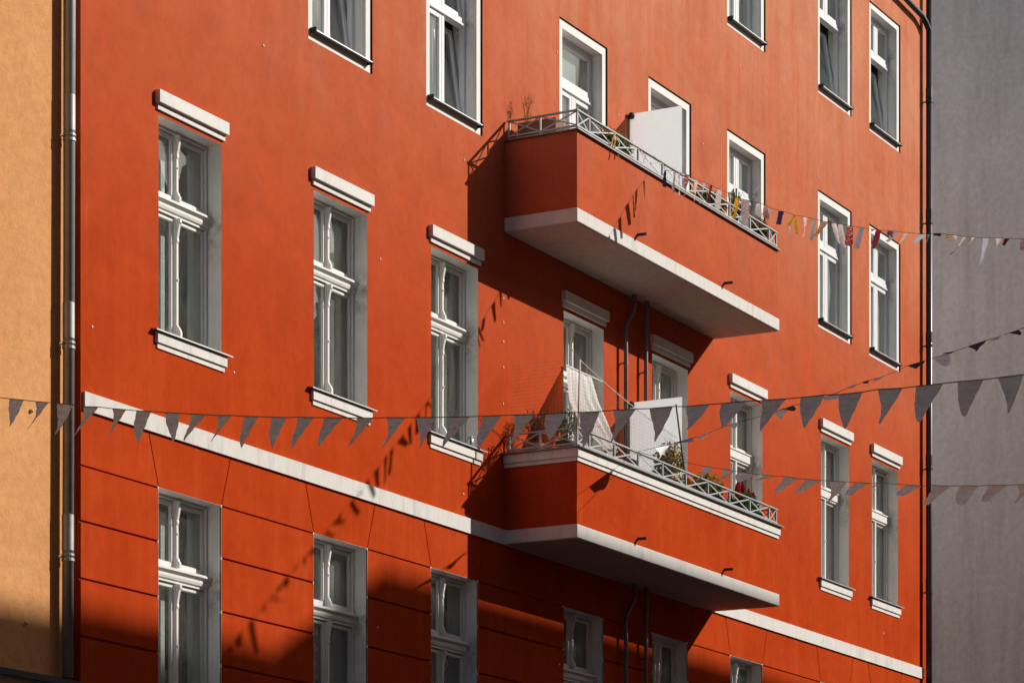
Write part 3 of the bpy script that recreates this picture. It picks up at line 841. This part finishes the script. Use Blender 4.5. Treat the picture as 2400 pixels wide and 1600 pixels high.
PDK = [0,1,0,0,0,1,0,0,1,0,1,0,1,1,0,1]
pfn, ppts = interp_v(PALE)
g = thing('bunting', 'string of small twisted pale and dark pennants rising to the right edge', 'bunting', (10.15, -.99, 9.19), 'strings of bunting over the street')
path = [(PA+PB*.985, -.985, 9.195)] + [(PA+PB*x, -x, y) for x, y in ppts] + [(PA+PB*x, -x, 8.721-.028*(x-7.779)+.0058*(x-7.779)**2) for x in (9,11,13,15,17,19,20.25)]
fix(rope(g, path, .003), g)
for q, r in enumerate(PALE):
    fix(pennant('pennant', g, M['rib_slate'] if PDK[q] else M['white_cloth'], PA, PB, r, .45, .05, 100+q), g)
for q in range(8):
    x = 8.1+q*.45; y = lambda x: 8.721-.028*(x-7.779)+.0058*(x-7.779)**2
    fix(pennant('pennant', g, M['white_cloth'], PA, PB, (x, y(x), x+.25, y(x+.25), x+.05, y(x)-.1), .4, .05, 150+q), g)

# white pennants, lower right
WA, WB = 10.2+.875*.98, -.875
WHITE = [(2.44,8.668,2.7,8.579,2.301,8.523),(2.857,8.53,3.132,8.436,2.759,8.4),(3.211,8.409,3.547,8.302,3.106,8.329),(3.657,8.271,3.983,8.167,3.572,8.224),(4.089,8.146,4.389,8.045,4.04,7.97),(4.508,8.012,4.814,7.924,4.437,7.876),(4.937,7.887,5.255,7.803,4.899,7.673),(5.39,7.762,5.639,7.695,5.312,7.64),(5.726,7.674,5.898,7.631,5.791,7.612),(6.249,7.533,6.516,7.456,6.165,7.44),(6.664,7.427,6.968,7.348,6.657,7.231),(7.097,7.321,7.376,7.251,7.117,7.125),(7.503,7.228,7.802,7.157,7.535,7.056),(7.926,7.132,8.176,7.075,7.95,6.947)]
wfn, wpts = interp_v(WHITE)
g = thing('bunting', 'string of rounded white pennants at the lower right, sagging away from the lower balcony', 'bunting', (10.2, -.99, 9.19), 'strings of bunting over the street')
path = [(WA+WB*.985, -.985, 9.195)] + [(WA+WB*x, -x, y) for x, y in wpts] + [(WA+WB*x, -x, 7.075-.215*(x-8.176)+.0145*(x-8.176)**2) for x in (9,11,13,15,17,19,20.25)]
fix(rope(g, path, .003), g)
for q, r in enumerate(WHITE):
    fix(pennant('pennant', g, M['white_cloth'], WA, WB, r, .24, .035, 200+q), g)
for q in range(7):
    x = 8.45+q*.42; y = lambda x: 7.075-.215*(x-8.176)+.0145*(x-8.176)**2
    fix(pennant('pennant', g, M['white_cloth'], WA, WB, (x, y(x), x+.27, y(x+.27), x, y(x)-.2), .4, .06, 250+q), g)

# coloured ribbons from the upper balcony
RA, RB = 10.58+.385*1.16, -.385
RIBBON = [(1.158,12.759,1.195,12.75,1.162,12.554,'navy'),(1.312,12.715,1.359,12.703,1.345,12.443,'lilac'),(1.397,12.674,1.419,12.669,1.39,12.405,'cream'),(1.495,12.626,1.575,12.607,1.481,12.344,'reddot'),(1.656,12.524,1.72,12.509,1.67,12.246,'white'),(1.795,12.455,1.849,12.442,1.768,12.203,'sky'),(1.911,12.397,1.957,12.386,1.911,12.176,'maroon'),(2.031,12.315,2.109,12.297,2.035,12.081,'white'),(2.22,12.217,2.272,12.205,2.272,12.053,'grey'),(2.328,12.148,2.373,12.138,2.246,11.939,'yellow'),(2.368,12.13,2.403,12.121,2.307,11.899,'yellow'),(2.429,12.096,2.55,12.067,2.463,11.784,'lilacdot'),(2.662,12.002,2.713,11.99,2.679,11.84,'white'),(2.778,11.951,2.836,11.938,2.833,11.779,'pink'),(2.848,11.897,2.91,11.883,2.882,11.767,'grey'),(3.001,11.829,3.096,11.807,3.028,11.659,'navy'),(3.158,11.767,3.175,11.763,3.166,11.521,'grey'),(3.228,11.727,3.272,11.717,3.175,11.616,'yellow'),(3.253,11.719,3.287,11.711,3.287,11.487,'yellow'),(3.384,11.669,3.457,11.652,3.42,11.425,'white'),(3.523,11.611,3.592,11.595,3.519,11.364,'grey'),(3.655,11.553,3.772,11.526,3.582,11.392,'tan'),(3.82,11.5,3.885,11.485,3.909,11.252,'white'),(3.917,11.465,3.982,11.45,3.977,11.192,'white'),(4.058,11.41,4.148,11.39,4.074,11.177,'reddot'),(4.222,11.353,4.305,11.334,4.187,11.121,'denim'),(4.391,11.297,4.454,11.283,4.415,11.266,'magenta'),(4.473,11.268,4.546,11.252,4.407,11.079,'maroon'),(4.643,11.22,4.722,11.202,4.69,11.154,'slate'),(4.753,11.188,4.815,11.174,4.62,11.107,'lilac'),(4.877,11.147,4.924,11.137,4.784,11.033,'cream'),(5.101,11.082,5.193,11.062,5.009,11.011,'sky'),(5.205,11.056,5.242,11.048,5.216,10.956,'teal'),(5.3,11.045,5.406,11.021,5.353,11.008,'black'),(5.459,10.997,5.549,10.977,5.504,10.911,'tan'),(5.549,10.967,5.639,10.947,5.617,10.898,'cream'),(5.699,10.919,5.744,10.909,5.519,10.762,'cream'),(5.815,10.885,5.866,10.874,5.789,10.799,'white'),(5.972,10.843,6.054,10.825,5.91,10.461,'sky'),(6.142,10.803,6.23,10.783,6.15,10.664,'white'),(6.259,10.773,6.331,10.757,6.259,10.70,'maroon'),(6.478,10.718,6.53,10.707,6.511,10.585,'white')]
g = thing('bunting', 'string of many-coloured fabric ribbons tied to the upper balcony railing', 'bunting', (10.65, -.98, 12.95), 'strings of bunting over the street')
rpts = sorted([((r[0]+r[2])/2, (r[1]+r[3])/2) for r in RIBBON])
ext = lambda x: 10.712-.30*(x-6.5)+.0236*(x-6.5)**2
path = [(RA+RB*.985, -.985, 12.985)] + [(RA+RB*x, -x, y+.004) for x, y in rpts] + [(RA+RB*x, -x, ext(x)) for x in (7.5,9,11,13,15,17,19,20.25)]
fix(rope(g, path, .0028), g)
def ribbon(parent, r, seed):
    rnd = random.Random(seed)
    w0, v0, w1, v1, wt, vt, colr = r
    long = abs(vt-v0) + abs(wt-w0)
    bl = rnd.uniform(.45, .85)
    dw = (w1-w0)*bl*.5
    return pennant('ribbon', parent, M['rib_'+colr], RA, RB, (w0, v0, w1, v1, wt, vt), bl, rnd.uniform(.008, .028), seed)
for q, r in enumerate(RIBBON):
    fix(ribbon(g, r, 300+q), g)
cols_ = list(RC)
for q in range(26):
    x = 6.75+q*.17; wd = random.uniform(.03, .1)
    fix(ribbon(g, (x, ext(x), x+wd, ext(x+wd), x-.02, ext(x)-random.uniform(.1, .25), random.choice(cols_)), 400+q), g)
# ribbon tails knotted on the railing
for q, (u, v, c, dv, du_) in enumerate([(9.42,12.98,'yellow',-.26,.02),(9.46,12.97,'cream',-.2,.03),(9.52,12.92,'yellow',-.24,.06),(9.40,12.80,'maroon',-.16,.05),(9.56,12.95,'white',-.14,.04),(10.3,12.96,'pink',-.15,.02),(10.0,12.95,'white',-.12,.03)]):
    vs, fs = [], []
    for j in range(9):
        t = j/8
        x = u+du_*t+.02*math.sin(t*7+q); z = v+dv*t; y = -1.0-.02*math.sin(t*5+q)-.01*t
        vs += [(x-.012,y,z),(x+.012,y-.006*math.sin(t*6),z)]
    for j in range(8): fs.append((2*j,2*j+1,2*j+3,2*j+2))
    fix(MB().add(vs, fs).build('ribbon', M['rib_'+c], g, smooth=True), g)

# ------------------------------------------------------------------ things on the balconies
def privacy_screen(z0, label):
    g = thing('privacy_screen', label, 'screen', (11.955, -.02, z0))
    MB().box(-.012,.012,-.74,.0,.02,2.2).build('board', M['board'], g, bevel=.003)
    MB().box(-.02,.02,.0005,.018,.02,2.19).build('wall_batten', M['white_trim'], g)
    MB().lathe([(.035,0),(.04,.02),(.04,.06),(.03,.075)], 0, 0, 10).build('fixing', M['dark_metal'], g, (-.03, -.03, 2.13))
    for y in (-.7, -.08):
        MB().box(-.03,.03,-.02,.02,.0,.03).build('foot', M['sill_metal'], g, (0, y, 0))
    return g
privacy_screen(11.812, 'white privacy screen board standing on the upper balcony')
privacy_screen(8.048, 'white privacy screen board standing on the lower balcony')

# fabric sunshade from the balcony door out to the railing
g = thing('fabric_shade', 'cream cloth draped from a rod in the balcony door down to the lower railing', 'cloth', (10.5, -.02, 10.35))
vs, fs = [], []
nu, nv = 56, 30
CL = [(10.075,-.04,10.335),(9.64,-.30,9.80),(9.42,-.55,9.46),(9.45,-.72,9.28),(9.54,-.90,9.06)]
CR = [(10.80,-.04,10.335),(10.47,-.30,9.95),(10.23,-.55,9.62),(9.97,-.75,9.38),(9.76,-.91,9.12)]
for j in range(nv+1):
    t = j/nv
    for i in range(nu+1):
        s = i/nu
        a_ = t*(len(CL)-1); k0 = min(int(a_), len(CL)-2); f_ = a_-k0; f_ = f_*f_*(3-2*f_)*.4+f_*.6
        lft = Vector(CL[k0]).lerp(Vector(CL[k0+1]), f_); rgt = Vector(CR[k0]).lerp(Vector(CR[k0+1]), f_)
        p = lft.lerp(rgt, s)
        fold = math.sin(s*6.28*3.6+.6*t)+.45*math.sin(s*6.28*8.1+1.3)
        p += Vector((.35, -.6, .35))*(.024*fold*(.3+.7*math.sin(min(1, t*1.6)*1.57)))
        vs.append(p-Vector(g.location))
for j in range(nv):
    for i in range(nu):
        q = j*(nu+1)+i
        fs.append((q, q+1, q+nu+2, q+nu+1))
MB().add(vs, fs).build('sheet', M['canvas'], g, smooth=True)
MB().tube([(-.44,-.02,0),(.60,-.02,0)], .013, 8).build('rod', M['white_trim'], g)

# poles holding the net
def pole(p, q, label, mat):
    p = Vector(p); q = Vector(q)
    o = MB().tube([(0,0,0), (q-p)*.5, q-p], [.014,.013,.011], 8).tube([(0,0,-.02),(0,0,.02)], .018, 8).build('net_pole', mat, None, p, smooth=True)
    return tag(o, label, 'pole', 'poles on the lower balcony')
pole((8.60,-.955,8.98), (8.66,-.955,10.03), 'thin upright pole at the left corner of the lower balcony', M['cord_white'])
pole((11.70,-.95,8.98), (11.36,-.955,10.02), 'thin leaning wooden pole in front of the lower privacy screen', M['wood'])

# net
net = MB()
def strand(a, b, r=.0006):
    net.bar(a, b, r*2, r*2)
def net_top(u): return 10.02 - (u-8.66)/(11.4-8.66)*.42 + .05*math.sin((u-8.66)*3)*.3
n = 0
u = 8.66
while u < 11.3:
    strand((u,-.94,9.05), (u,-.94,net_top(u))); u += .045
v = 9.05
while v < 10.02:
    uu = 11.3 if v < 9.6 else 8.66 + (10.02-v)/.42*2.74
    strand((8.66,-.94,v), (min(uu,11.3),-.94,v)); v += .045
y = -.02
while y > -.93:
    strand((8.62,y,9.05), (8.62,y,10.02+.25*(1+y/.93)*.6)); y -= .045
v = 9.05
while v < 10.05:
    strand((8.62,-.02,v), (8.62,-.93,v)); v += .045
no = net.build('safety_net', M['net'], None, (0,0,0))
nb = Vector((8.66,-.94,9.05))
for vert in no.data.vertices: vert.co -= nb
no.location = nb
tag(no, 'fine mesh net stretched above the left half of the lower balcony', 'net')
cord = [Vector((8.655,-.95,10.03))] + [Vector((8.66+(11.4-8.66)*t, -.95, 10.03-.43*t-.05*math.sin(t*math.pi))) for t in (.15,.3,.45,.6,.75,.9,1)]
co = MB().tube([p-cord[0] for p in cord], .005, 6).build('cord', M['cord_white'], no, cord[0]-nb)


# plants
def leaves(mb, c, rx, ry, rz, n, size, seed, droop=.3):
    rnd = random.Random(seed)
    for _ in range(n):
        while True:
            p = Vector((rnd.uniform(-1,1), rnd.uniform(-1,1), rnd.uniform(-1,1)))
            if p.length < 1: break
        p = Vector((c[0]+p.x*rx, c[1]+p.y*ry, c[2]+p.z*rz))
        d = Vector((rnd.uniform(-1,1), rnd.uniform(-1,1), rnd.uniform(-1,1)-droop)).normalized()
        s = d.cross(Vector((rnd.uniform(-1,1), rnd.uniform(-1,1), rnd.uniform(-1,1)))).normalized()
        L = size*rnd.uniform(.6, 1.4); W_ = L*.32
        nn = d.cross(s)*L*.12
        mb.add([p, p+d*L*.5+s*W_+nn, p+d*L, p+d*L*.5-s*W_+nn], [(0,1,2,3)])
    return mb

def stems(mb, base, n, h, spread, r, seed, branch=0):
    rnd = random.Random(seed)
    for _ in range(n):
        a = rnd.uniform(0, 6.28); q = rnd.uniform(.2, 1)*spread
        b = Vector(base)+Vector((rnd.uniform(-.03,.03), rnd.uniform(-.03,.03), 0))
        hh = h*rnd.uniform(.6, 1)
        m = b+Vector((math.cos(a)*q*.35, math.sin(a)*q*.35, hh*.55))
        e = b+Vector((math.cos(a)*q, math.sin(a)*q, hh))
        mb.tube([b, m, e], [r, r*.8, r*.4], 4)
        for k in range(branch):
            t = rnd.uniform(.3, .95); s = m.lerp(e, t)
            mb.tube([s, s+Vector((rnd.uniform(-1,1)*.07, rnd.uniform(-1,1)*.07, rnd.uniform(.02,.08)))], [r*.5, r*.3], 3)
    return mb

def pot(g, r, h, mat, z=0):
    MB().lathe([(r*.72,z),(r*.98,z+h*.86),(r*1.08,z+h*.87),(r*1.08,z+h),(r*.96,z+h),(r*.93,z+h*.9)], 0, 0, 18).build('pot', mat, g, smooth=False)
    MB().lathe([(r*.92,z+h*.88),(r*.5,z+h*.91)], 0, 0, 12).build('soil', M['soil'], g)

FL2, FL3 = 8.049, 11.813
CAP2, CAP3 = 8.975, 12.755
def plant_stand(g, h):                       # a small stool that lifts pots to the railing
    MB().box(-.14,.14,-.14,.14,-.03,-.001).build('stand_top', M['wood'], g)
    lm = MB().box(-.015,.015,-.015,.015,-h,-.03).mesh('stand_leg', M['wood'])
    for x in (-.11,.11):
        for y in (-.11,.11): inst('stand_leg', lm, g, (x, y, 0))
# dry shrubs at the left end of the lower balcony
g = thing('potted_plant', 'dry reddish twiggy shrub in a terracotta pot at the left end of the lower balcony', 'plant', (8.88, -.22, 8.93))
plant_stand(g, 8.93-FL2); pot(g, .12, .20, M['terracotta'])
stems(MB(), (0,0,.16), 46, .44, .2, .003, 1, 5).build('twigs', M['twig'], g)
leaves(MB(), (0,0,.46), .19, .19, .18, 420, .022, 2).build('foliage', M['wood'], g)
g = thing('potted_plant', 'dark bushy plant hanging out at the wall end of the lower balcony', 'plant', (8.84, -.66, 8.93))
plant_stand(g, 8.93-FL2); pot(g, .11, .18, M['dark_pot'])
stems(MB(), (0,0,.15), 30, .4, .22, .003, 3, 4).build('twigs', M['twig'], g)
leaves(MB(), (0,0,.38), .2, .17, .2, 420, .03, 4).build('foliage', M['leaf'], g)
# small pots on the cap near the cloth
for q, (u, y, r, h, mt, lb) in enumerate([(10.02,-.80,.055,.10,'cream_pot','small cream pot beside the foot of the cream cloth'),(10.28,-.80,.075,.15,'terracotta','terracotta pot with a rim between the cream cloth and the lower screen'),(10.46,-.78,.06,.17,'dark_pot','small dark pot next to the terracotta pot on the lower balcony')]):
    g = thing('flower_pot', lb, 'pot', (u, y, 9.0))
    plant_stand(g, 9.0-FL2) if False else None
    MB().lathe([(r*.72,0),(r*.98,h*.86),(r*1.08,h*.87),(r*1.08,h),(r*.96,h),(r*.9,h*.9)], 0, 0, 16).build('pot', M[mt], g)
    MB().box(-.09,.09,-.07,.07,-.012,-.001).build('tray', M['cap'], g)
    g.location.z = 8.988
# yellow bush in front of the screen
g = thing('potted_plant', 'yellow orange leafy bush in a pot in front of the lower privacy screen', 'plant', (11.78, -.66, 8.98))
plant_stand(g, 8.98-FL2); pot(g, .13, .18, M['terracotta'])
stems(MB(), (0,0,.15), 24, .52, .2, .004, 5, 2).build('stems', M['twig'], g)
leaves(MB(), (0,0,.42), .2, .2, .27, 380, .05, 6).build('foliage', M['leaf_yellow'], g)
leaves(MB(), (0,0,.40), .19, .19, .25, 150, .045, 7).build('flowers', M['flower_orange'], g)
leaves(MB(), (0,0,.34), .2, .2, .25, 260, .05, 8).build('leaves', M['leaf'], g)
# pots below it, seen through the railing
for q, (u, mt, lb) in enumerate([(11.28,'terracotta','round terracotta pot behind the railing left of the leaning pole'),(12.02,'cream_pot','cream pot behind the railing right of the leaning pole')]):
    g = thing('potted_plant', lb, 'plant', (u, -.76, 8.96))
    plant_stand(g, 8.96-FL2); pot(g, .085, .15, M[mt])
    leaves(MB(), (0,0,.2), .1, .1, .08, 110, .04, 20+q).build('foliage', M['leaf'], g)
# planter boxes along the railing
def planter(u, label, L, fm, fs, seed, h=.20, red_spikes=False, z=8.982):
    g = thing('planter_box', label, 'planter', (u, -.735, z))
    b = MB().prism_x([(-.085,0),(.085,0),(.105,.15),(-.105,.15)], -L/2, L/2)
    b.build('box', M['dark_pot'], g, bevel=.006)
    MB().box(-L/2+.02, L/2-.02, -.09, .09, .1505, .153).build('soil', M['soil'], g)
    leaves(MB(), (0,0,.25), L*.48, .12, h*.75, 620, .05, seed).build('foliage', M['leaf'], g)
    if red_spikes:
        rnd = random.Random(seed)
        for k in range(7):
            x = -L*.42 + L*.84*k/6 + rnd.uniform(-.03,.03); y = rnd.uniform(-.06,.06); z = .28+rnd.uniform(0,.1)
            MB().lathe([(.008,z-.06),(.026,z),(.036,z+.05),(.026,z+.11),(.006,z+.16)], x, y, 7).build('flower', fm, g)
    else:
        leaves(MB(), (0,0,.33), L*.46, .12, h*.62, 240, .042, seed+1).build('flowers', fm, g)
        leaves(MB(), (0,0,.31), L*.46, .12, h*.7, 240, .045, seed+2).build('yellow_leaves', M['leaf_yellow'], g)
    for x in (-L*.35, L*.35):
        MB().box(x-.012,x+.012,-.1,.1,-.006,-.0005).build('bracket', M['dark_metal'], g)
    return g
planter(12.85, 'dark planter box of orange and yellow flowers on the lower balcony railing', .95, M['flower_orange'], 1, 31)
planter(14.02, 'dark planter box of dark red flower spikes at the right end of the lower balcony', .75, M['flower_red'], 1, 41, red_spikes=True)
# upper balcony
planter(10.05, 'dark planter of dry straw coloured stalks behind the upper railing near the white screen', .9, M['straw'], 1, 91, h=.12, z=CAP3+.007)
planter(12.9, 'dark planter of green and yellow leaves behind the middle of the upper railing', .9, M['leaf_yellow'], 1, 95, h=.12, z=CAP3+.007)
g = thing('planter_box', 'dark red brown box behind the left end of the upper railing', 'planter', (8.62, -.34, CAP3+.003))
MB().box(.09,.32,-.26,.26,.0,.235).build('box', M['wood'], g, bevel=.008)
MB().box(.11,.30,-.24,.24,.2351,.24).build('soil', M['soil'], g)
g = thing('dry_plant', 'wispy straw coloured dry plant at the left end of the upper balcony', 'plant', (8.83, -.16, CAP3+.245))
stems(MB(), (0,0,0), 12, .36, .09, .002, 51, 3).build('stems', M['straw'], g)
leaves(MB(), (0,0,.22), .07, .06, .16, 90, .022, 52).build('foliage', M['straw'], g)
g = thing('potted_plant', 'spiky grass plant arching behind the right end of the upper railing', 'plant', (13.75, -.72, CAP3-.02))
plant_stand(g, CAP3-.02-FL3); pot(g, .12, .17, M['dark_pot'])
rnd = random.Random(61); gm = MB()
for k in range(90):
    a_ = rnd.uniform(0,6.28); q = rnd.uniform(.1,.42); h = rnd.uniform(.2,.5)
    p0 = Vector((0,0,.16)); p1 = Vector((math.cos(a_)*q*.45, math.sin(a_)*q*.3, .16+h)); p2 = Vector((math.cos(a_)*q, math.sin(a_)*q*.5, .16+h*.75))
    s = Vector((-math.sin(a_), math.cos(a_), 0))*.006
    gm.add([p0-s, p0+s, p1+s, p1-s, p2], [(0,1,2,3),(3,2,4)])
gm.build('foliage', M['leaf'], g)
g = thing('potted_plant', 'yellowing tufted plant at the far right corner of the upper balcony', 'plant', (14.35, -.80, CAP3-.02))
plant_stand(g, CAP3-.02-FL3); pot(g, .10, .15, M['terracotta'])
stems(MB(), (0,0,.12), 30, .42, .16, .003, 71, 2).build('stems', M['straw'], g)
leaves(MB(), (0,0,.27), .15, .11, .17, 300, .05, 72).build('foliage', M['leaf_yellow'], g)
leaves(MB(), (0,0,.22), .16, .12, .13, 220, .05, 73).build('leaves', M['leaf'], g)
# jar on a window sill
g = thing('glass_jar', 'small glass jar on the sill of the third window from the left', 'jar', (7.68, -.0, 8.918))
MB().lathe([(.035,0),(.04,.01),(.042,.07),(.03,.09)], 0, 0, 14).build('glass', M['sill_metal'], g, smooth=True)
MB().lathe([(.034,.0905),(.034,.11)], 0, 0, 14).build('lid', M['cream_pot'], g)
